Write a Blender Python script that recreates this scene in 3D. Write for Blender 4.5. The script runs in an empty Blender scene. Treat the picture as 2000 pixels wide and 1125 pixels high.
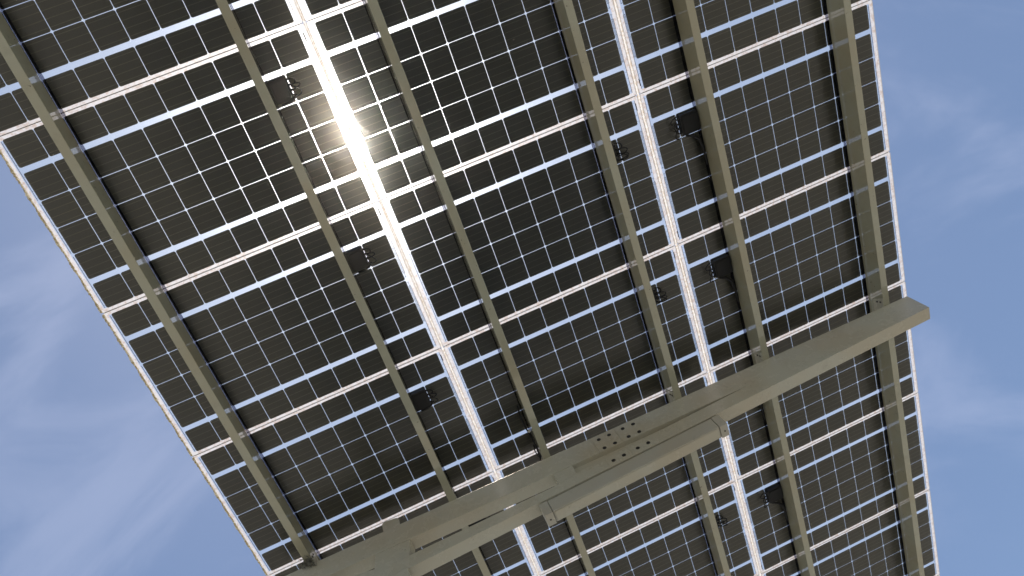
import bpy, math, random
from mathutils import Vector, Matrix
random.seed(7)
S = 1.05                     # metres per panel-row pitch
H0 = 6.2                     # height of the canopy glass above the ground
scn = bpy.context.scene
col = scn.collection

# ------------------------------------------------------------------ mesh helpers
def P(x, y, z):
    return (x*S, y*S, z*S + H0)

class MB:
    """collects shapes; coordinates in row-pitch units"""
    def __init__(s):
        s.v = []; s.f = []; s.m = []; s.uv = []
    def add(s, vs, fs, mi=0, uvs=None):
        o = len(s.v); s.v += [tuple(a) for a in vs]
        for k, f in enumerate(fs):
            s.f.append([i+o for i in f]); s.m.append(mi if isinstance(mi, int) else mi[k])
            s.uv.append(uvs[k] if uvs else [(s.v[i+o][0], s.v[i+o][1]) for i in f])
    def box(s, x0, x1, y0, y1, z0, z1, mi=0):
        vs = [(x0,y0,z0),(x1,y0,z0),(x1,y1,z0),(x0,y1,z0),(x0,y0,z1),(x1,y0,z1),(x1,y1,z1),(x0,y1,z1)]
        s.add(vs, [[0,3,2,1],[4,5,6,7],[0,1,5,4],[1,2,6,5],[2,3,7,6],[3,0,4,7]], mi)
    def prism(s, poly, z0, z1, mi=0, uvn=False):
        """poly in xy counter-clockwise, extruded in z; mi = (bottom, top, side)"""
        n = len(poly); vs = [(x,y,z0) for x,y in poly]+[(x,y,z1) for x,y in poly]
        if isinstance(mi, int): mi = (mi,mi,mi)
        fs = [list(range(n))[::-1], list(range(n,2*n))]+[[i,(i+1)%n,n+(i+1)%n,n+i] for i in range(n)]
        uvs = None
        if uvn:
            xs=[p[0] for p in poly]; ys=[p[1] for p in poly]; a,b=min(xs),max(xs); c,d=min(ys),max(ys)
            uvs=[[((vs[i][0]-a)/(b-a),(vs[i][1]-c)/(d-c)) for i in f] for f in fs]
        s.add(vs, fs, [mi[0],mi[1]]+[mi[2]]*n, uvs)
    def prism_y(s, poly, yf0, yf1, mi=0):
        """poly in xz, extruded in y between functions of x"""
        n = len(poly)
        vs = [(x,yf0(x),z) for x,z in poly]+[(x,yf1(x),z) for x,z in poly]
        s.add(vs, [list(range(n)), list(range(n,2*n))[::-1]]+[[(i+1)%n,i,n+i,n+(i+1)%n] for i in range(n)], mi)
    def tube(s, path, r, n=8, mi=0):
        pts=[Vector(p) for p in path]; rings=[]
        up=Vector((0.13,0.2,1)).normalized()
        for i,p in enumerate(pts):
            t=(pts[min(i+1,len(pts)-1)]-pts[max(i-1,0)]).normalized()
            a=t.cross(up)
            if a.length<1e-4: a=t.cross(Vector((1,0,0)))
            a.normalize(); b=t.cross(a)
            rr=r[i] if isinstance(r,(list,tuple)) else r
            rings.append([tuple(p+a*rr*math.cos(2*math.pi*k/n)+b*rr*math.sin(2*math.pi*k/n)) for k in range(n)])
        vs=[v for q in rings for v in q]; fs=[]
        for i in range(len(rings)-1):
            for k in range(n): fs.append([i*n+k,i*n+(k+1)%n,(i+1)*n+(k+1)%n,(i+1)*n+k])
        fs.append(list(range(n))[::-1]); fs.append([(len(rings)-1)*n+k for k in range(n)])
        s.add(vs, fs, mi)
    def mesh(s, name, mats, smooth=False):
        me = bpy.data.meshes.new(name)
        me.from_pydata([(x*S,y*S,z*S) for x,y,z in s.v], [], s.f)
        for m in mats: me.materials.append(m)
        me.polygons.foreach_set('material_index', s.m)
        uvl = me.uv_layers.new(name='UVMap'); flat=[]
        for u in s.uv:
            for q in u: flat += [q[0], q[1]]
        uvl.data.foreach_set('uv', flat)
        if smooth: me.polygons.foreach_set('use_smooth', [True]*len(me.polygons))
        me.update(); return me
    def build(s, name, mats, parent=None, loc=None, smooth=False, bevel=0):
        o = bpy.data.objects.new(name, s.mesh(name, mats, smooth))
        col.objects.link(o)
        if parent: o.parent = parent
        if loc: o.location = loc
        elif not parent: o.location = (0,0,H0)
        if bevel:
            b=o.modifiers.new('bevel','BEVEL'); b.width=bevel; b.segments=2; b.limit_method='ANGLE'; b.angle_limit=math.radians(40)
        return o

def empty(name, loc):
    o = bpy.data.objects.new(name, None); o.empty_display_size=.2; col.objects.link(o); o.location = loc; return o
def tag(o, label, cat, group=None):
    o['label']=label; o['category']=cat
    if group: o['group']=group
    return o
def children(o): return [c for c in bpy.data.objects if c.parent is o]
def copy_tree(o, parent=None):
    c = o.copy(); col.objects.link(c)
    if parent: c.parent = parent
    for ch in children(o): copy_tree(ch, c)
    return c
def rrect(x0,x1,y0,y1,r,n=3):
    pts=[]
    for cx,cy,a in ((x1-r,y0+r,-90),(x1-r,y1-r,0),(x0+r,y1-r,90),(x0+r,y0+r,180)):
        for k in range(n+1):
            t=math.radians(a+90*k/n); pts.append((cx+r*math.cos(t), cy+r*math.sin(t)))
    return pts

# ------------------------------------------------------------------ materials
def newmat(name):
    m=bpy.data.materials.new(name); m.use_nodes=True; nt=m.node_tree; nt.nodes.clear()
    out=nt.nodes.new('ShaderNodeOutputMaterial'); return m,nt,out
def N(nt,t,**kw):
    n=nt.nodes.new(t)
    for k,v in kw.items():
        if k in ('operation','blend_type','data_type','noise_dimensions','distribution','sky_type'): setattr(n,k,v)
        else: n.inputs[k].default_value=v
    return n
def math_(nt,op,a,b=None,c=None,clamp=False):
    n=nt.nodes.new('ShaderNodeMath'); n.operation=op; n.use_clamp=clamp
    for i,q in enumerate((a,b,c)):
        if q is None: continue
        if isinstance(q,(int,float)): n.inputs[i].default_value=q
        else: nt.links.new(q,n.inputs[i])
    return n.outputs[0]
def mixc(nt,f,a,b):
    n=nt.nodes.new('ShaderNodeMix'); n.data_type='RGBA'
    for i,q in ((0,f),(6,a),(7,b)):
        if isinstance(q,(int,float)): n.inputs[i].default_value=q
        elif isinstance(q,tuple): n.inputs[i].default_value=(*q[:3],1)
        else: nt.links.new(q,n.inputs[i])
    return n.outputs[2]
def ramp(nt,f,a,b):
    n=nt.nodes.new('ShaderNodeMapRange'); n.interpolation_type='SMOOTHSTEP'
    n.inputs[1].default_value=a; n.inputs[2].default_value=b; nt.links.new(f,n.inputs[0]); return n.outputs[0]

def paint_mat(name, base, spots=.5, rough=.33, sag=0):
    m,nt,out=newmat(name); L=nt.links.new
    tc=N(nt,'ShaderNodeTexCoord'); ob=N(nt,'ShaderNodeObjectInfo')
    add=nt.nodes.new('ShaderNodeVectorMath'); add.operation='ADD'; L(tc.outputs['Object'],add.inputs[0]); L(ob.outputs['Location'],add.inputs[1])
    v=add.outputs[0]
    n1=N(nt,'ShaderNodeTexNoise',Scale=1.7,Detail=4.0,Roughness=.55); L(v,n1.inputs['Vector'])
    n2=N(nt,'ShaderNodeTexNoise',Scale=38.0,Detail=3.0,Roughness=.6); L(v,n2.inputs['Vector'])
    n3=N(nt,'ShaderNodeTexNoise',Scale=9.0,Detail=5.0,Roughness=.7); L(v,n3.inputs['Vector'])
    dark=tuple(c*.70 for c in base); warm=(base[0]*.98,base[1]*.9,base[2]*.82)
    c=mixc(nt,ramp(nt,n1.outputs['Fac'],.36,.66),base,warm)
    c=mixc(nt,math_(nt,'MULTIPLY',ramp(nt,n3.outputs['Fac'],.5,.75),.35),c,dark)
    sp=math_(nt,'MULTIPLY',math_(nt,'MULTIPLY',ramp(nt,n2.outputs['Fac'],.66,.72),ramp(nt,n3.outputs['Fac'],.45,.6)),spots)
    c=mixc(nt,sp,c,(.10,.075,.05))
    b=N(nt,'ShaderNodeBsdfPrincipled'); L(c,b.inputs['Base Color']); b.inputs['IOR'].default_value=1.5
    r=math_(nt,'ADD',math_(nt,'MULTIPLY',n3.outputs['Fac'],.12),rough-.06); L(r,b.inputs['Roughness'])
    bu=N(nt,'ShaderNodeBump',Strength=.05,Distance=.004); L(n3.outputs['Fac'],bu.inputs['Height']); L(bu.outputs[0],b.inputs['Normal'])
    if sag:
        b.inputs['Specular IOR Level'].default_value=.0; b.inputs['Coat Weight'].default_value=1; b.inputs['Coat Roughness'].default_value=.035; b.inputs['Coat IOR'].default_value=1.8
        n4=N(nt,'ShaderNodeTexNoise',Scale=3.0,Detail=1.0); L(v,n4.inputs['Vector']); b2=N(nt,'ShaderNodeBump',Strength=.02,Distance=.01); L(n4.outputs['Fac'],b2.inputs['Height']); L(b2.outputs[0],b.inputs['Coat Normal'])
    L(b.outputs[0],out.inputs[0]); return m
M={}
M['paint']=paint_mat('beige_steel_paint',(.475,.475,.40),.55,.27)
M['paint_gloss']=paint_mat('beige_purlin_paint',(.365,.368,.28),1.0,.30,1)
M['paint_light']=paint_mat('fixture_paint',(.44,.44,.385),.3,.4)

def plain(name,c,rough=.5,metal=0,noise=.25,scale=30):
    m,nt,out=newmat(name); L=nt.links.new
    tc=N(nt,'ShaderNodeTexCoord'); n=N(nt,'ShaderNodeTexNoise',Scale=float(scale),Detail=4.0); L(tc.outputs['Object'],n.inputs['Vector'])
    cc=mixc(nt,n.outputs['Fac'],tuple(x*(1-noise) for x in c),tuple(min(1,x*(1+noise)) for x in c))
    b=N(nt,'ShaderNodeBsdfPrincipled',Roughness=rough,Metallic=metal); L(cc,b.inputs['Base Color']); L(b.outputs[0],out.inputs[0]); return m
M['black']=plain('black_plastic',(.005,.005,.006),.7)
M['rubber']=plain('dark_rubber',(.02,.017,.014),.7)
M['ribbon']=plain('tinned_ribbon',(.035,.034,.045),.4)
M['hole']=plain('bolt_steel_and_hole_dark',(.02,.018,.015),.5)  # dark bolt steel, also the painted darkness inside the beam's bolt holes
M['twig']=plain('dry_debris',(.13,.13,.105),.9,0,.6,20)
M['white_plastic']=plain('white_plastic',(.6,.6,.56),.5)
M['backstep']=plain('concrete_base',(.3,.29,.27),.8)

# solar cell: near black, faint horizontal busbars
m,nt,out=newmat('solar_cell'); L=nt.links.new
uv=N(nt,'ShaderNodeTexCoord'); sx=N(nt,'ShaderNodeSeparateXYZ'); L(uv.outputs['UV'],sx.inputs[0])
fr=math_(nt,'FRACT',math_(nt,'MULTIPLY',sx.outputs[1],4.0)); d=math_(nt,'ABSOLUTE',math_(nt,'SUBTRACT',fr,.5))
line=math_(nt,'LESS_THAN',d,.050)
ni=N(nt,'ShaderNodeTexNoise',Scale=2.3,Detail=2.0); L(uv.outputs['Object'],ni.inputs['Vector'])
nf=N(nt,'ShaderNodeTexNoise',Scale=60.0,Detail=2.0); L(uv.outputs['Object'],nf.inputs['Vector'])
base=mixc(nt,ni.outputs['Fac'],(.085,.077,.048),(.115,.105,.066))
cc=mixc(nt,math_(nt,'MULTIPLY',line,math_(nt,'ADD',.35,math_(nt,'MULTIPLY',nf.outputs['Fac'],.9))),base,(.22,.19,.12))
ge=N(nt,'ShaderNodeNewGeometry'); oi=N(nt,'ShaderNodeObjectInfo')
k1=math_(nt,'ADD',.86,math_(nt,'MULTIPLY',ge.outputs['Random Per Island'],.28)); k2=math_(nt,'ADD',.92,math_(nt,'MULTIPLY',oi.outputs['Random'],.16))
hs=nt.nodes.new('ShaderNodeHueSaturation'); L(math_(nt,'MULTIPLY',k1,k2),hs.inputs['Value']); L(cc,hs.inputs['Color'])
b=N(nt,'ShaderNodeBsdfPrincipled',Roughness=.45); L(hs.outputs[0],b.inputs['Base Color']); L(b.outputs[0],out.inputs[0]); M['cell']=m

# clear underside glass : fresnel reflection over plain transmission
m,nt,out=newmat('clear_glass'); L=nt.links.new
tr=N(nt,'ShaderNodeBsdfTransparent'); tr.inputs[0].default_value=(.97,.985,.98,1)
gl=N(nt,'ShaderNodeBsdfGlossy',Roughness=.22); fz=N(nt,'ShaderNodeFresnel',IOR=1.62)
mx=N(nt,'ShaderNodeMixShader'); L(fz.outputs[0],mx.inputs[0]); L(tr.outputs[0],mx.inputs[1]); L(gl.outputs[0],mx.inputs[2]); L(mx.outputs[0],out.inputs[0]); M['clear']=m

# dusty upper glass: transmission + forward scattering of dust + diffuse dust, dirtier near the module edge
def dusty(name, edge=True):
    m,nt,out=newmat(name); L=nt.links.new
    tc=N(nt,'ShaderNodeTexCoord'); ob=N(nt,'ShaderNodeObjectInfo')
    add=nt.nodes.new('ShaderNodeVectorMath'); add.operation='ADD'; L(tc.outputs['Object'],add.inputs[0]); L(ob.outputs['Location'],add.inputs[1])
    v=add.outputs[0]
    n1=N(nt,'ShaderNodeTexNoise',Scale=14.0,Detail=5.0,Roughness=.65); L(v,n1.inputs['Vector'])
    n2=N(nt,'ShaderNodeTexNoise',Scale=55.0,Detail=4.0,Roughness=.7); L(v,n2.inputs['Vector'])
    tr=N(nt,'ShaderNodeBsdfTransparent'); tr.inputs[0].default_value=(.93,.965,1,1)
    di=N(nt,'ShaderNodeBsdfTranslucent')
    rf=N(nt,'ShaderNodeBsdfRefraction',Roughness=FWD_R,IOR=FWD_IOR); rf.distribution='GGX'
    rf.inputs['Color'].default_value=(1,1,1,1)
    if edge:
        sp=N(nt,'ShaderNodeSeparateXYZ'); L(tc.outputs['UV'],sp.inputs[0])
        x,y=sp.outputs[0],sp.outputs[1]
        ex=math_(nt,'MINIMUM',x,math_(nt,'SUBTRACT',WG,x)); ey=math_(nt,'MINIMUM',y,math_(nt,'SUBTRACT',HG,y))
        e=math_(nt,'MINIMUM',ex,ey)
        e=math_(nt,'ADD',e,math_(nt,'MULTIPLY',math_(nt,'SUBTRACT',n1.outputs['Fac'],.5),.010))
        mask=math_(nt,'SUBTRACT',1.0,ramp(nt,e,.0180,.0215))
    else: mask=math_(nt,'ADD',0.95,0.0)
    dirty=mixc(nt,ramp(nt,n2.outputs['Fac'],.42,.68),(.92,.82,.72),(.70,.50,.36))
    dc=mixc(nt,mask,(.70,.78,.90),dirty); L(dc,di.inputs['Color'])
    tcx=mixc(nt,mask,(.93,.965,1),mixc(nt,ramp(nt,n2.outputs['Fac'],.42,.68),(.98,.90,.82),(.88,.70,.56))); L(tcx,tr.inputs[0])
    m1=N(nt,'ShaderNodeMixShader'); L(di.outputs[0],m1.inputs[2]); L(rf.outputs[0],m1.inputs[1])   # scatter part
    L(math_(nt,'ADD',DIFF,math_(nt,'MULTIPLY',mask,.25)),m1.inputs[0])
    m2=N(nt,'ShaderNodeMixShader'); L(tr.outputs[0],m2.inputs[1]); L(m1.outputs[0],m2.inputs[2])
    dust=math_(nt,'ADD',SCAT,math_(nt,'MULTIPLY',math_(nt,'SUBTRACT',n1.outputs['Fac'],.5),.10))
    L(math_(nt,'ADD',dust,math_(nt,'MULTIPLY',mask,.20)),m2.inputs[0])
    L(m2.outputs[0],out.inputs[0]); return m
WG=1.5758; HG=.9955
FWD_R=.85; FWD_IOR=1.12; DIFF=.62; SCAT=.32
M['dusty']=dusty('dusty_glass')

# edge seal
m,nt,out=newmat('edge_seal'); L=nt.links.new
di=N(nt,'ShaderNodeBsdfTranslucent'); di.inputs[0].default_value=(.8,.78,.74,1)
df=N(nt,'ShaderNodeBsdfDiffuse'); df.inputs[0].default_value=(.7,.68,.63,1)
mx=N(nt,'ShaderNodeMixShader',Fac=.4); L(di.outputs[0],mx.inputs[1]); L(df.outputs[0],mx.inputs[2]); L(mx.outputs[0],out.inputs[0]); M['seal']=m

# long sealant strip with two rusty lines
m,nt,out=newmat('sealant_strip'); L=nt.links.new
tc=N(nt,'ShaderNodeTexCoord'); sp=N(nt,'ShaderNodeSeparateXYZ'); L(tc.outputs['UV'],sp.inputs[0])
n1=N(nt,'ShaderNodeTexNoise',Scale=7.0,Detail=5.0); L(tc.outputs['Object'],n1.inputs['Vector'])
n2=N(nt,'ShaderNodeTexNoise',Scale=60.0,Detail=4.0,Roughness=.7); L(tc.outputs['Object'],n2.inputs['Vector'])
xx=math_(nt,'ADD',sp.outputs[0],math_(nt,'MULTIPLY',math_(nt,'SUBTRACT',n1.outputs['Fac'],.5),.35))
l1=math_(nt,'SUBTRACT',1.0,ramp(nt,math_(nt,'ABSOLUTE',math_(nt,'SUBTRACT',xx,.20)),.03,.12))
l2=math_(nt,'SUBTRACT',1.0,ramp(nt,math_(nt,'ABSOLUTE',math_(nt,'SUBTRACT',xx,.80)),.02,.10))
li=math_(nt,'MULTIPLY',math_(nt,'MAXIMUM',l1,l2),ramp(nt,n2.outputs['Fac'],.30,.60))
c=mixc(nt,ramp(nt,n2.outputs['Fac'],.45,.7),(.90,.86,.80),(.80,.68,.54))
c=mixc(nt,math_(nt,'MULTIPLY',li,.8),c,(.22,.15,.08))
di=N(nt,'ShaderNodeBsdfTranslucent'); L(c,di.inputs[0]); tr=N(nt,'ShaderNodeBsdfTransparent'); L(mixc(nt,.35,c,(1,1,1)),tr.inputs[0])
mx=N(nt,'ShaderNodeMixShader',Fac=.55); L(tr.outputs[0],mx.inputs[1]); L(di.outputs[0],mx.inputs[2]); L(mx.outputs[0],out.inputs[0]); M['strip']=m

# dark see-through strip beside the purlin, under the glass
m,nt,out=newmat('smoky_strip'); L=nt.links.new
tr=N(nt,'ShaderNodeBsdfTransparent'); tr.inputs[0].default_value=(.60,.60,.66,1)
b=N(nt,'ShaderNodeBsdfPrincipled',Roughness=.5); b.inputs['Base Color'].default_value=(.008,.008,.009,1)
mx=N(nt,'ShaderNodeMixShader',Fac=.15); L(tr.outputs[0],mx.inputs[1]); L(b.outputs[0],mx.inputs[2]); L(mx.outputs[0],out.inputs[0]); M['smoky']=m

# crusty foam on the outer edge
m,nt,out=newmat('crusty_foam'); L=nt.links.new
tc=N(nt,'ShaderNodeTexCoord'); n=N(nt,'ShaderNodeTexNoise',Scale=70.0,Detail=4.0,Roughness=.7); L(tc.outputs['Object'],n.inputs['Vector'])
c=mixc(nt,ramp(nt,n.outputs['Fac'],.42,.62),(.50,.43,.27),(.90,.86,.72)); c=mixc(nt,ramp(nt,n.outputs['Fac'],.66,.72),c,(.22,.17,.10))
di=N(nt,'ShaderNodeBsdfTranslucent'); df=N(nt,'ShaderNodeBsdfDiffuse'); L(c,di.inputs[0]); L(c,df.inputs[0])
mx=N(nt,'ShaderNodeMixShader',Fac=.45); L(di.outputs[0],mx.inputs[1]); L(df.outputs[0],mx.inputs[2]); L(mx.outputs[0],out.inputs[0]); M['crust']=m

# ground
m,nt,out=newmat('paving'); L=nt.links.new
tc=N(nt,'ShaderNodeTexCoord'); n=N(nt,'ShaderNodeTexNoise',Scale=.35,Detail=6.0); L(tc.outputs['Object'],n.inputs['Vector'])
n2=N(nt,'ShaderNodeTexNoise',Scale=40.0,Detail=4.0); L(tc.outputs['Object'],n2.inputs['Vector'])
c=mixc(nt,n.outputs['Fac'],(.31,.285,.235),(.40,.365,.30)); c=mixc(nt,math_(nt,'MULTIPLY',n2.outputs['Fac'],.3),c,(.2,.19,.165))
b=N(nt,'ShaderNodeBsdfPrincipled',Roughness=.9); L(c,b.inputs['Base Color']); L(b.outputs[0],out.inputs[0]); M['ground']=m

# ------------------------------------------------------------------ solar panels
MX=.035; CP=.1508; CW=.1481
MY=.0163; BAND=.0284; CH=.1497; GY=.0028
rows=[]; y=MY
for r in range(6):
    rows.append((y,y+CH)); y+=CH
    y += BAND if r in (0,4) else GY
# jaw: rows end near HG-MY
def make_panel(kind):
    """kind: 'left' , 'middle' , 'right' column; origin = upper left corner of the glass underside"""
    root=empty('solar_panel',(0,0,0))
    g=MB(); g.prism(rrect(0,WG,0,HG,.010,4),0,.0066,(0,1,0))
    g.build('glass',[M['clear'],M['dusty']],root)
    c=MB()
    for (a,b_) in rows:
        for k in range(10):
            x=MX+k*CP; c.prism(rrect(x,x+CW,a,b_,.0095,3),.0030,.0036,0,True)
    c.build('solar_cells',[M['cell']],root)
    # ribbons : J = junction side, O = other side. local t measured from glass edge inwards
    rb=MB()
    flip = kind=='right'
    def X(t): return t if flip else WG-t           # junction side
    def XO(t): return WG-t if flip else t          # other side
    def seg(xa,xb,ya,yb): rb.box(min(xa,xb),max(xa,xb),min(ya,yb),max(ya,yb),.0031,.0035)
    w_=.0027
    for (r0,r1) in ((0,1),(2,3),(4,5)):
        ya,yb=rows[r0][0]+.008,rows[r1][1]-.006
        seg(XO(.0250),XO(.0250+w_),ya,yb)
    rb2=rb; rb=MB()
    for s_ in (0,1):
        F=(lambda v:v) if s_==0 else (lambda v:HG-v)
        seg(X(.0190),X(.0190+w_),F(.022),F(.452))
        seg(X(.0248),X(.0248+.0019),F(.205),F(.482))
        seg(X(.0300),X(.0300+.0019),F(.205),F(.455))
        seg(X(.0190),X(.0300),F(.452),F(.4545))
        seg(X(.0248),X(.0300),F(.480),F(.4825))
    if kind!='right': seg(X(.0150),X(.0200),.040,.085)
    else: seg(X(.0150),X(.0200),HG-.085,HG-.040)
    for (a,b_) in rows:
        for k in range(4):
            yy=a+(k+.5)*CH/4
            if kind=='right' or True:
                seg(X(.020),X(.037),yy-.0006,yy+.0006)
            t_o=rb; rb=rb2; seg(XO(.026),XO(.037),yy-.0006,yy+.0006); rb=t_o
    rb.build('ribbon_wiring',[M['ribbon']],root); rb2.build('ribbon_wiring',[M['ribbon']],root)
    # seal rim
    e=MB(); t=.0024
    outer=rrect(-t,WG+t,-t*.3,HG+t*.3,.011,4); inner=rrect(0.0002,WG-.0002,.0002,HG-.0002,.010,4); n=len(outer)
    vs=[(x,y,-.0006) for x,y in inner]+[(x,y,-.0006) for x,y in outer]+[(x,y,.0072) for x,y in outer]+[(x,y,.0072) for x,y in inner]
    fs=[]
    for i in range(n):
        j=(i+1)%n
        fs+= [[i,n+i,n+j,j],[n+i,2*n+i,2*n+j,n+j],[2*n+i,3*n+i,3*n+j,2*n+j]]
    e.add(vs,fs); e.build('edge_seal',[M['seal']],root)
    # dark gasket in the row joint below this panel
    k_=MB(); k_.box(.012,WG-.012,HG+.0010,HG+.0032,-.001,.004); k_.build('joint_gasket',[M['rubber']],root)
    # junction box with cables
    if kind=='left': jx0,jx1,side=1.2895,1.3845,1
    elif kind=='middle': jx0,jx1,side=1.301,1.352,1
    else: jx0,jx1,side=.190,.311,-1
    if kind=='left': y0,y1=.197,.322
    else: y0,y1=.203,.330
    j=MB()
    j.prism(rrect(jx0,jx1,y0,y1,.012,3),-.030,-.0006)
    j.prism(rrect(jx0+.012,jx1-.012,y0+.014,y1-.016,.008,3),-.036,-.030)
    ex=jx1 if side>0 else jx0
    for yy in (y0+.022,y0+.052,y1-.045,y1-.018):
        j.tube([(ex-side*.004,yy,-.016),(ex+side*.014,yy,-.016)],[.008,.006],8)
    jb=j.build('junction_box',[M['black']],root,bevel=.002)
    cb=MB()
    def loop(y_a,y_b,reach,dz,ph=0):
        pts=[]
        for q in range(17):
            u=q/16.; a=math.pi*u
            pts.append((ex+side*(.010+reach*math.sin(a)+ph*math.sin(2*a)), y_a+(y_b-y_a)*(.5-.5*math.cos(a)), -.016-dz*math.sin(a)))
        cb.tube(pts,.0034,6)
    if kind=='left':
        loop(y0+.022,y0+.058,.030,.006); loop(y0+.052,y1-.045,.045,.020,.006); loop(y0+.060,y1-.008,.038,.030,-.008)
        cb.tube([(ex-.07,y1+.012,-.018),(ex-.03,y1+.008,-.026),(ex,y1-.002,-.026),(ex+.022,y1-.018,-.02)],[.007,.010,.008,.004],8)
    elif kind=='middle':
        loop(y0+.006,y0+.055,.040,.012); loop(y0+.045,y1-.038,.062,.020,.010); loop(y0+.070,y1-.010,.052,.035,-.008)
        loop(y1-.050,y1-.014,.068,.012)
    else:
        loop(y0+.004,y0+.052,.050,.014); loop(y0+.048,y1-.020,.034,.024,.008); loop(y0+.072,y1+.010,.044,.030,-.006)
        cb.tube([(ex+.02,y1+.006,-.02),(ex+.06,y1+.020,-.03),(ex+.096,y1+.060,-.03),(ex+.106,y1+.12,-.028),(ex+.108,y1+.23,-.03)],[.006,.009,.010,.009,.005],8)
    cb.build('cable',[M['black']],jb,smooth=True)
    if kind=='left':
        cr=MB(); rnd=random.Random(5); n=150; vs=[]; fs=[]
        for i in range(n+1):
            yy=.004+(HG-.008)*i/n; o=.0042+.0050*rnd.random()**2+.0018*math.sin(i*.31); q=.004+.004*rnd.random()
            zb=-.003-.004*rnd.random()
            vs+=[(q,yy,-.0009),(-.001,yy,zb),(-o,yy,zb*.3),(-o*.8,yy,.006+.004*rnd.random()),(q*.4,yy,.0085)]
            if i:
                a=(i-1)*5; b_=i*5
                for k in range(4): fs.append([a+k,b_+k,b_+k+1,a+k+1])
        cr.add(vs,fs); cr.build('sealant_crust',[M['crust']],root)
    return root

COLX={'left':(-.004,1.0),'middle':(1.590,1.0103),'right':(3.203,1.0)}
rown={-1:'in the very first row at the top',0:'third row above the steel beam',1:'second row above the steel beam',2:'row just above the steel beam',
      3:'row crossed by the steel beam',4:'first row below the steel beam',5:'second row below the steel beam',6:'last row at the bottom'}
rown[-1]='fourth row above the steel beam'; rown[0]='third row above the steel beam'
coln={'left':'left column','middle':'middle column','right':'right column'}
for kind in ('left','middle','right'):
    proto=make_panel(kind)
    for i,r in enumerate(range(-1,7)):
        o=proto if i==0 else copy_tree(proto)
        x,sc=COLX[kind]
        o.location=P(x,r+.002,0); o.scale=(sc,1,1)
        tag(o,'see-through solar panel in the %s, %s'%(coln[kind],rown[r]),'solar panel','solar panels roofing the canopy')

# sealant strips in the two column seams
for (xa,xb,lab) in ((1.572,1.590,'bright cream sealant strip with rusty lines in the left seam, where the sun glares'),(3.182,3.203,'cream sealant strip with rusty lines down the right seam between purlins')):
    s_=MB(); n=60
    for i in range(n):
        ya=-1+8.0*i/n; yb=ya+8.0/n
        vs=[(xa+.0025,ya,.001),(xb-.0025,ya,.001),(xb-.0025,yb,.001),(xa+.0025,yb,.001)]
        s_.add(vs,[[0,3,2,1]],0,[[(0,ya),(0,yb),(1,yb),(1,ya)]])
        vs=[(a,b_,.005) for a,b_,_ in vs]; s_.add(vs,[[0,1,2,3]],0,[[(0,ya),(1,ya),(1,yb),(0,yb)]])
    tag(s_.build('sealant_strip',[M['strip']]),lab,'seal','sealant strips in the long seams')

# ------------------------------------------------------------------ purlins
PX=[.282,1.2363,1.8995,2.857,3.5225,4.471]; PW=.0475; ZT=-.0035; ZB=-.165
side=[1,1,-1,-1,-1,-1]
YA,YB=-1.0,7.0
Yb=lambda X:2.930+.0148*X
plab=['beige steel purlin nearest the left edge, its right side catching the light','beige steel purlin second from the left, just left of the sun glare','beige steel purlin third from the left, just right of the sun glare',
      'beige steel purlin fourth from the left, just left of the right seam','beige steel purlin fifth from the left, just right of the right seam','beige steel purlin nearest the right edge and the open sky']
for i,x in enumerate(PX):
    root=empty('purlin',P(x,YA,ZB)); root_loc=Vector(P(x,YA,ZB))
    tag(root,plab[i],'purlin','purlins carrying the solar panels')
    off=(0,0,0)
    b=MB(); t=.004
    # lipped rectangular section, closed, running along y ; local coordinates
    L_=YB-YA
    b.box(0,PW,0,L_,0,ZT-ZB)
    b.build('steel_section',[M['paint_gloss']],root,bevel=.0022)
    g=MB(); tw=.0185  # dark see-through strip along the purlin's top edge
    if side[i]>0: g.box(PW+.0005,PW+tw if i==0 else PW+.006,0,L_,ZT-ZB-.0012,ZT-ZB+.0018)
    else: g.box(-(tw if i>2 else .009),-.0005,0,L_,ZT-ZB-.0012,ZT-ZB+.0018)
    g.build('smoky_edge_strip',[M['smoky']],root)
    # cleat bolted to the web just above the beam
    sd=side[i]; xw=PW if sd>0 else 0
    yb_=Yb(x)-YA
    cl=MB(); xa,xb=(xw+.0004,xw+.0038) if sd>0 else (xw-.0038,xw-.0004)
    poly=[(yb_-.066,.002),(yb_+.09,.002),(yb_+.09,.105),(yb_-.020,.105)]
    vs=[(xa,y_,z_) for y_,z_ in poly]+[(xb,y_,z_) for y_,z_ in poly]
    cl.add(vs,[[0,3,2,1],[4,5,6,7],[0,1,5,4],[1,2,6,5],[2,3,7,6],[3,0,4,7]])
    c_=cl.build('cleat',[M['paint']],root)
    for (yy,zz) in ((yb_-.026,.026),(yb_-.016,.060)):
        bo=MB(); bo.tube([(xb if sd>0 else xa,yy,zz),((xb+.0045) if sd>0 else (xa-.0045),yy,zz)],.0072,6); bo.build('bolt_or_hole',[M['hole']],c_)

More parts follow.
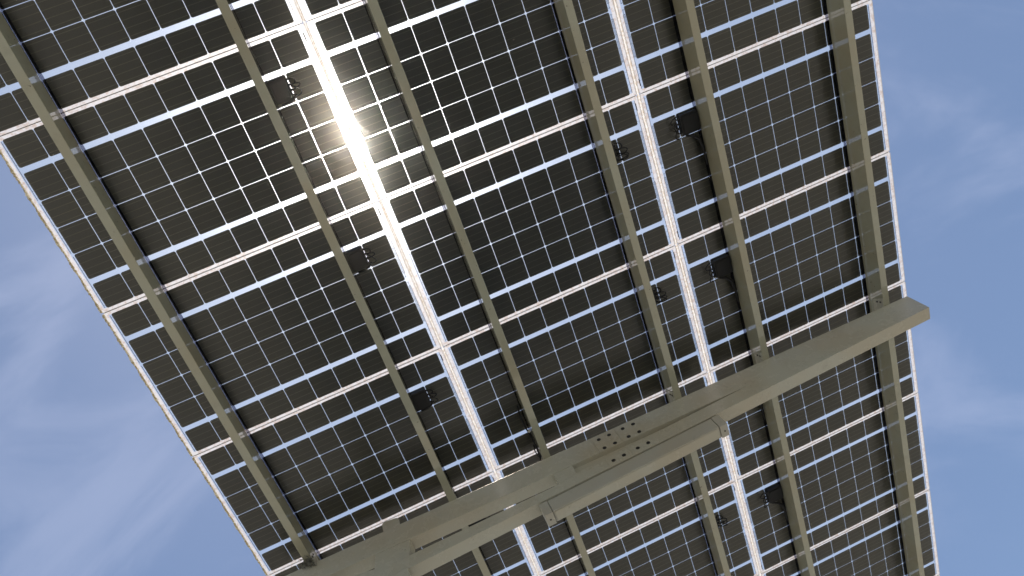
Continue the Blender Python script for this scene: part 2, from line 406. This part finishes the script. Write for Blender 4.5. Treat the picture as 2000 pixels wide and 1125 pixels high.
# ------------------------------------------------------------------ beam
bw=.093
X0,X1=.12,4.655
zb=lambda X:-.577+(X-.89)*.05445 if X>.80 else -.582+(.80-X)*.19
ztB=lambda X:(-.335-(3.30-X)*.068 if X>1.97 else -.4500-(1.9-X)*.0245)
root=empty('steel_beam',P(.8,2.97,-.58))
tag(root,'deep beige tapered steel beam crossing under all the purlins','beam')
rl=Vector(P(.8,2.97,-.58))
def bpart(mb,name,mat,parent=root,base=rl,bevel=0):
    o=mb.build(name,[mat],parent,bevel=bevel); o.location=Vector((0,0,H0))-base if parent is root else (0,0,0); return o
yf=lambda X:Yb(X); yk=lambda X:Yb(X)+bw
u=MB(); u.prism_y([(X0,-.165),(X0,-.335),(3.30,-.335),(2.03,ztB(2.03)),(1.91,ztB(1.91)),(.80,ztB(.80)),(X0,ztB(.80)+(.80-X0)*.19),(X0,zb(X0)),(.80,zb(.80)),(X1,zb(X1)),(X1,-.165)],yf,yk); bpart(u,'beam_body',M['paint'],bevel=.0012)
u=MB(); u.prism_y([(X0-.0045,-.1665),(X0-.0045,zb(X0)+.0015),(X0,zb(X0)+.0015),(X0,-.1665)],lambda X:Yb(X)+.0015,lambda X:Yb(X)+bw-.0015); bpart(u,'end_cap',M['paint'],bevel=.001)
for (a,b_,nm) in ((1.905,2.035,'spacer_plate'),(.715,.940,'spacer_plate')):
    s_=MB(); e=.0015
    dx=.028 if a<1 else 0
    s_.prism_y([(a,-.336),(a-dx,ztB(a)+.001),(b_-dx,ztB(b_)+.001),(b_,-.336)],lambda X:Yb(X)+e,lambda X:Yb(X)+bw-e); bpart(s_,nm,M['paint'],bevel=.002)
# back web behind the second slot
s_=MB(); s_.prism_y([(2.035,-.336),(2.035,ztB(2.035)),(3.28,-.337)],lambda X:Yb(X)+.034,lambda X:Yb(X)+.040); bpart(s_,'web_plate',M['paint'])
# splice plates on the front face; dark discs painted in for shaded bolt holes
sp=MB()
for (za,zz) in ((-.182,-.333),):
    sp.prism_y([(2.232,za),(2.232,zz),(2.394,zz),(2.394,za)],lambda X:Yb(X)-.0022,lambda X:Yb(X)-.0002)
    sp.prism_y([(2.3965,za),(2.3965,zz),(2.560,zz),(2.560,za)],lambda X:Yb(X)-.0022,lambda X:Yb(X)-.0002)
splo=bpart(sp,'splice_plate',M['paint'],bevel=.0008)
sp=MB()
zl=lambda X:ztB(X)-.008
zl2=lambda X:zb(X)+.010
sp.prism_y([(2.232,zl(2.232)),(2.232,zl2(2.232)),(2.394,zl2(2.394)),(2.394,zl(2.394))],lambda X:Yb(X)-.0022,lambda X:Yb(X)-.0002)
sp.prism_y([(2.3965,zl(2.3965)),(2.3965,zl2(2.3965)),(2.560,zl2(2.560)),(2.560,zl(2.560))],lambda X:Yb(X)-.0022,lambda X:Yb(X)-.0002)
splo2=bpart(sp,'splice_plate',M['paint'],bevel=.0008)
for (bx,bz,pr) in [(2.273,-.215,0),(2.347,-.214,0),(2.446,-.213,0),(2.521,-.213,0),(2.273,-.315,0),(2.347,-.314,0),(2.446,-.311,0),(2.521,-.311,0),(2.273,-.462,1),(2.347,-.457,1),(2.446,-.450,1),(2.521,-.446,1)]:
    bo=MB(); bo.tube([(bx,Yb(bx)-.0022,bz),(bx,Yb(bx)-.0036,bz)],.0132,18); o=bo.build('bolt_or_hole',[M['hole']],splo if pr==0 else splo2); o.location=(0,0,0)  # proud dark disc, its colour standing for the shade in a hole
# weld bead along the butt of the tip cap
ec=MB(); ec.prism_y([(X1,-.1665),(X1,zb(X1)+.0015),(X1+.0045,zb(X1)+.0015),(X1+.0045,-.1665)],lambda X:Yb(X)+.0015,lambda X:Yb(X)+bw-.0015); bpart(ec,'end_cap',M['paint'],bevel=.001)
# lifting tab standing on top
tb=MB(); tb.prism_y([(.786,-.166),(.898,-.166),(.900,-.098),(.893,-.078),(.880,-.071),(.806,-.062),(.793,-.068),(.787,-.080)],lambda X:Yb(X)+.012,lambda X:Yb(X)+.020); bpart(tb,'lifting_tab',M['paint'],bevel=.002)

# post
root=empty('steel_post',(.80*S,2.97*S,0)); tag(root,'beige square steel post carrying the left part of the beam','post')
po=MB(); po.box(-.09,.09,-.045,.045,0.03/S,(H0-.62*S)/S+.035); o=po.build('post_shaft',[M['paint']],root,bevel=.006); 
po=MB(); po.box(-.19,.19,-.16,.16,0,.03/S); po.build('base_plate',[M['paint']],root,bevel=.003)
for a,b_ in ((-.15,-.12),(.15,-.12),(-.15,.12),(.15,.12)):
    bo=MB(); bo.tube([(a,b_,.03/S),(a,b_,.07/S)],.014,6); bo.build('bolt_or_hole',[M['hole']],root)

# ------------------------------------------------------------------ light fixture under the beam
root=empty('light_fixture',P(2.36,2.96,-.6)); rl2=Vector(P(2.36,2.96,-.6))
tag(root,'long beige box light fixture fixed under the beam','light fixture')
fl=lambda X:-.5455+(X-1.776)*.0576           # top line
fb=lambda X:-.650+(X-1.776)*.0576
def fpart(mb,name,mat,bevel=0):
    o=mb.build(name,[mat],root,bevel=bevel); o.location=Vector((0,0,H0))-rl2; return o
a,b_=1.793,2.944
h=MB(); h.prism_y([(a,fl(a)),(a,fb(a)),(b_,fb(b_)),(b_,fl(b_))],lambda X:Yb(X)+.0015,lambda X:Yb(X)+.086); fpart(h,'housing',M['paint_light'],.003)
dfu=MB(); dfu.prism_y([(a+.01,fb(a)),(a+.01,fb(a)-.0035),(b_-.01,fb(b_)-.0035),(b_-.01,fb(b_))],lambda X:Yb(X)+.010,lambda X:Yb(X)+.078); fpart(dfu,'diffuser',M['paint'])
for (a,b_) in ((1.735,1.790),(2.947,3.000)):
    e=MB(); e.prism_y([(a,fl(a)+.002),(a,fb(a)-.006),(b_,fb(b_)-.006),(b_,fl(b_)+.002)],lambda X:Yb(X)-.0005,lambda X:Yb(X)+.090); ob_=fpart(e,'end_block',M['paint_light'],.003)
    bo=MB(); cx=(a+b_)/2; bo.tube([(cx,Yb(cx)+.045,fb(cx)-.006),(cx,Yb(cx)+.045,fb(cx)-.009)],.0052,10); o=bo.build('screw',[M['hole']],ob_)

# ------------------------------------------------------------------ small things
# debris clump
rnd=random.Random(11)
t_=MB(); cx,cy,cz=.305,2.90,-.185
for k in range(90):
    p=Vector((cx+rnd.gauss(0,.018),cy+rnd.gauss(0,.022),cz+rnd.gauss(0,.013))); d_=Vector((rnd.gauss(0,1),rnd.gauss(0,1),rnd.gauss(0,.7))).normalized()
    ln=.012+.03*rnd.random(); d2=(d_+Vector((rnd.gauss(0,.5),rnd.gauss(0,.5),rnd.gauss(0,.5)))).normalized()
    if k%3==0:
        n_=d_.cross(Vector((rnd.random(),rnd.random(),1))).normalized()*(.004+.008*rnd.random())
        q=p+d_*ln*.8; vs=[p-n_,p+n_,q+n_*.6,q-n_*.7]; up=Vector((0,0,.0012)); t_.add([tuple(v) for v in vs]+[tuple(v+up) for v in vs],[[0,3,2,1],[4,5,6,7],[0,1,5,4],[1,2,6,5],[2,3,7,6],[3,0,4,7]])
    else: t_.tube([p,p+d_*ln*.5,p+d_*ln*.5+d2*ln*.5],[.0016,.0013,.0007],5)
for k in range(5):
    a0=(cx+rnd.uniform(-.05,.04),cy+rnd.uniform(-.05,.03),cz+.01); t_.tube([a0,(a0[0]+rnd.uniform(-.02,.03),a0[1]+.02,a0[2]-.01),(cx+.03,cy+.05,cz-.004)],[.003,.0022,.001],5)
tag(t_.build('debris_clump',[M['twig']]),'scruffy grey clump of dry debris stuck where the leftmost purlin meets the beam','debris')
# loose cable by third purlin
c_=MB(); pts=[(1.878,2.60,-.012),(1.868,2.68,-.035),(1.872,2.75,-.05),(1.884,2.82,-.052),(1.890,2.88,-.07),(1.889,2.93,-.10),(1.893,2.96,-.13)]
c_.tube(pts,[.0045,.0055,.006,.005,.006,.006,.004],8)
c_.tube([(1.883,2.89,-.07),(1.872,2.93,-.08),(1.878,2.97,-.10)],[.006,.004,.003],8)
root=c_.build('loose_cable',[M['black']],smooth=True); tag(root,'black cable hanging beside the third purlin just above the beam','cable')
w_=MB(); w_.tube([(1.880,2.792,-.05),(1.893,2.786,-.052)],[.011,.010],8); o=w_.build('white_connector',[M['white_plastic']],root); o.location=(0,0,0)

# ------------------------------------------------------------------ ground
g=bpy.data.meshes.new('ground'); R_=900; GLARE_HAZE_D=.0030; GLARE_HAZE_G=.953
g.from_pydata([(-R_,-R_,0),(R_,-R_,0),(R_,R_,0),(-R_,R_,0)],[],[[0,1,2,3]]); g.materials.append(M['ground'])
o=bpy.data.objects.new('ground',g); col.objects.link(o); o['kind']='structure'

# ------------------------------------------------------------------ glare haze : closed scattering box added to give the sun its glare halo
hz=bpy.data.meshes.new('glare_haze'); q=R_+5; za,zc=-1.0,7.4
hz.from_pydata([(-q,-q,za),(q,-q,za),(q,q,za),(-q,q,za),(-q,-q,zc),(q,-q,zc),(q,q,zc),(-q,q,zc)],[],[[0,3,2,1],[4,5,6,7],[0,1,5,4],[1,2,6,5],[2,3,7,6],[3,0,4,7]])
m=bpy.data.materials.new('glare_haze_air'); m.use_nodes=True; nt=m.node_tree; nt.nodes.clear(); out=nt.nodes.new('ShaderNodeOutputMaterial')
pv=nt.nodes.new('ShaderNodeVolumePrincipled'); pv.inputs['Color'].default_value=(1,.95,.86,1); pv.inputs['Density'].default_value=GLARE_HAZE_D; pv.inputs['Anisotropy'].default_value=GLARE_HAZE_G
nt.links.new(pv.outputs[0],out.inputs['Volume']); hz.materials.append(m)
o=bpy.data.objects.new('glare_haze',hz); col.objects.link(o); o['kind']='stuff'

# ------------------------------------------------------------------ camera
cam=bpy.data.cameras.new('camera'); co=bpy.data.objects.new('camera',cam); col.objects.link(co)
co.matrix_world=Matrix(((0.9106195730502554,0.3941789251878389,-0.12407646076323514,1.5018358375703682*S),
                        (0.30929094331022666,-0.849225713917382,-0.4279658855654072,-0.27641091278608965*S),
                        (-0.2740640537612342,0.35133838640159026,-0.8952375286351026,-4.381943768443749*S+H0),(0,0,0,1)))
cam.sensor_fit='HORIZONTAL'; cam.sensor_width=36; cam.lens=1573.1443874592449/2000*36
cam.clip_start=.05; cam.clip_end=5000
scn.camera=co

# ------------------------------------------------------------------ light
SUN=Vector((.023,.195,.981)).normalized()
sl=bpy.data.lights.new('sun','SUN'); sl.energy=4.6; sl.angle=math.radians(.53); sl.color=(1,.955,.89)
so=bpy.data.objects.new('sun',sl); col.objects.link(so); so.rotation_euler=SUN.to_track_quat('Z','Y').to_euler(); so.location=(0,0,30)
CLOC=(6.3,0.6,6)
w=bpy.data.worlds.new('World'); scn.world=w; w.use_nodes=True; nt=w.node_tree; nt.nodes.clear(); L=nt.links.new
out=nt.nodes.new('ShaderNodeOutputWorld'); bg=nt.nodes.new('ShaderNodeBackground'); bg.inputs[1].default_value=.119
sk=nt.nodes.new('ShaderNodeTexSky'); sk.sky_type='NISHITA'; sk.sun_disc=False
sk.sun_elevation=math.asin(SUN.z); sk.sun_rotation=math.atan2(SUN.x,SUN.y); sk.altitude=100; sk.air_density=1.05; sk.dust_density=.45; sk.ozone_density=2.2
tc=nt.nodes.new('ShaderNodeTexCoord')
mp=nt.nodes.new('ShaderNodeMapping'); mp.inputs['Scale'].default_value=(1.0,2.2,1.0); mp.inputs['Location'].default_value=CLOC; mp.inputs['Rotation'].default_value=(0,0,.9); L(tc.outputs['Generated'],mp.inputs[0])
n1=nt.nodes.new('ShaderNodeTexNoise'); n1.inputs['Scale'].default_value=3.1; n1.inputs['Detail'].default_value=9; n1.inputs['Roughness'].default_value=.57; n1.inputs['Distortion'].default_value=.5; L(mp.outputs[0],n1.inputs['Vector'])
cl=ramp(nt,n1.outputs['Fac'],.44,.70)
cl=math_(nt,'ADD',math_(nt,'MULTIPLY',cl,.24),.055)
c=mixc(nt,cl,sk.outputs[0],(5.3,5.8,7.7)); L(c,bg.inputs[0]); L(bg.outputs[0],out.inputs[0])

scn.view_settings.view_transform='Standard'; scn.view_settings.look='None'; scn.view_settings.exposure=0; scn.view_settings.gamma=1
try:
    scn.cycles.max_bounces=10; scn.cycles.transparent_max_bounces=16; scn.cycles.diffuse_bounces=4
    scn.cycles.sample_clamp_indirect=6
except Exception: pass
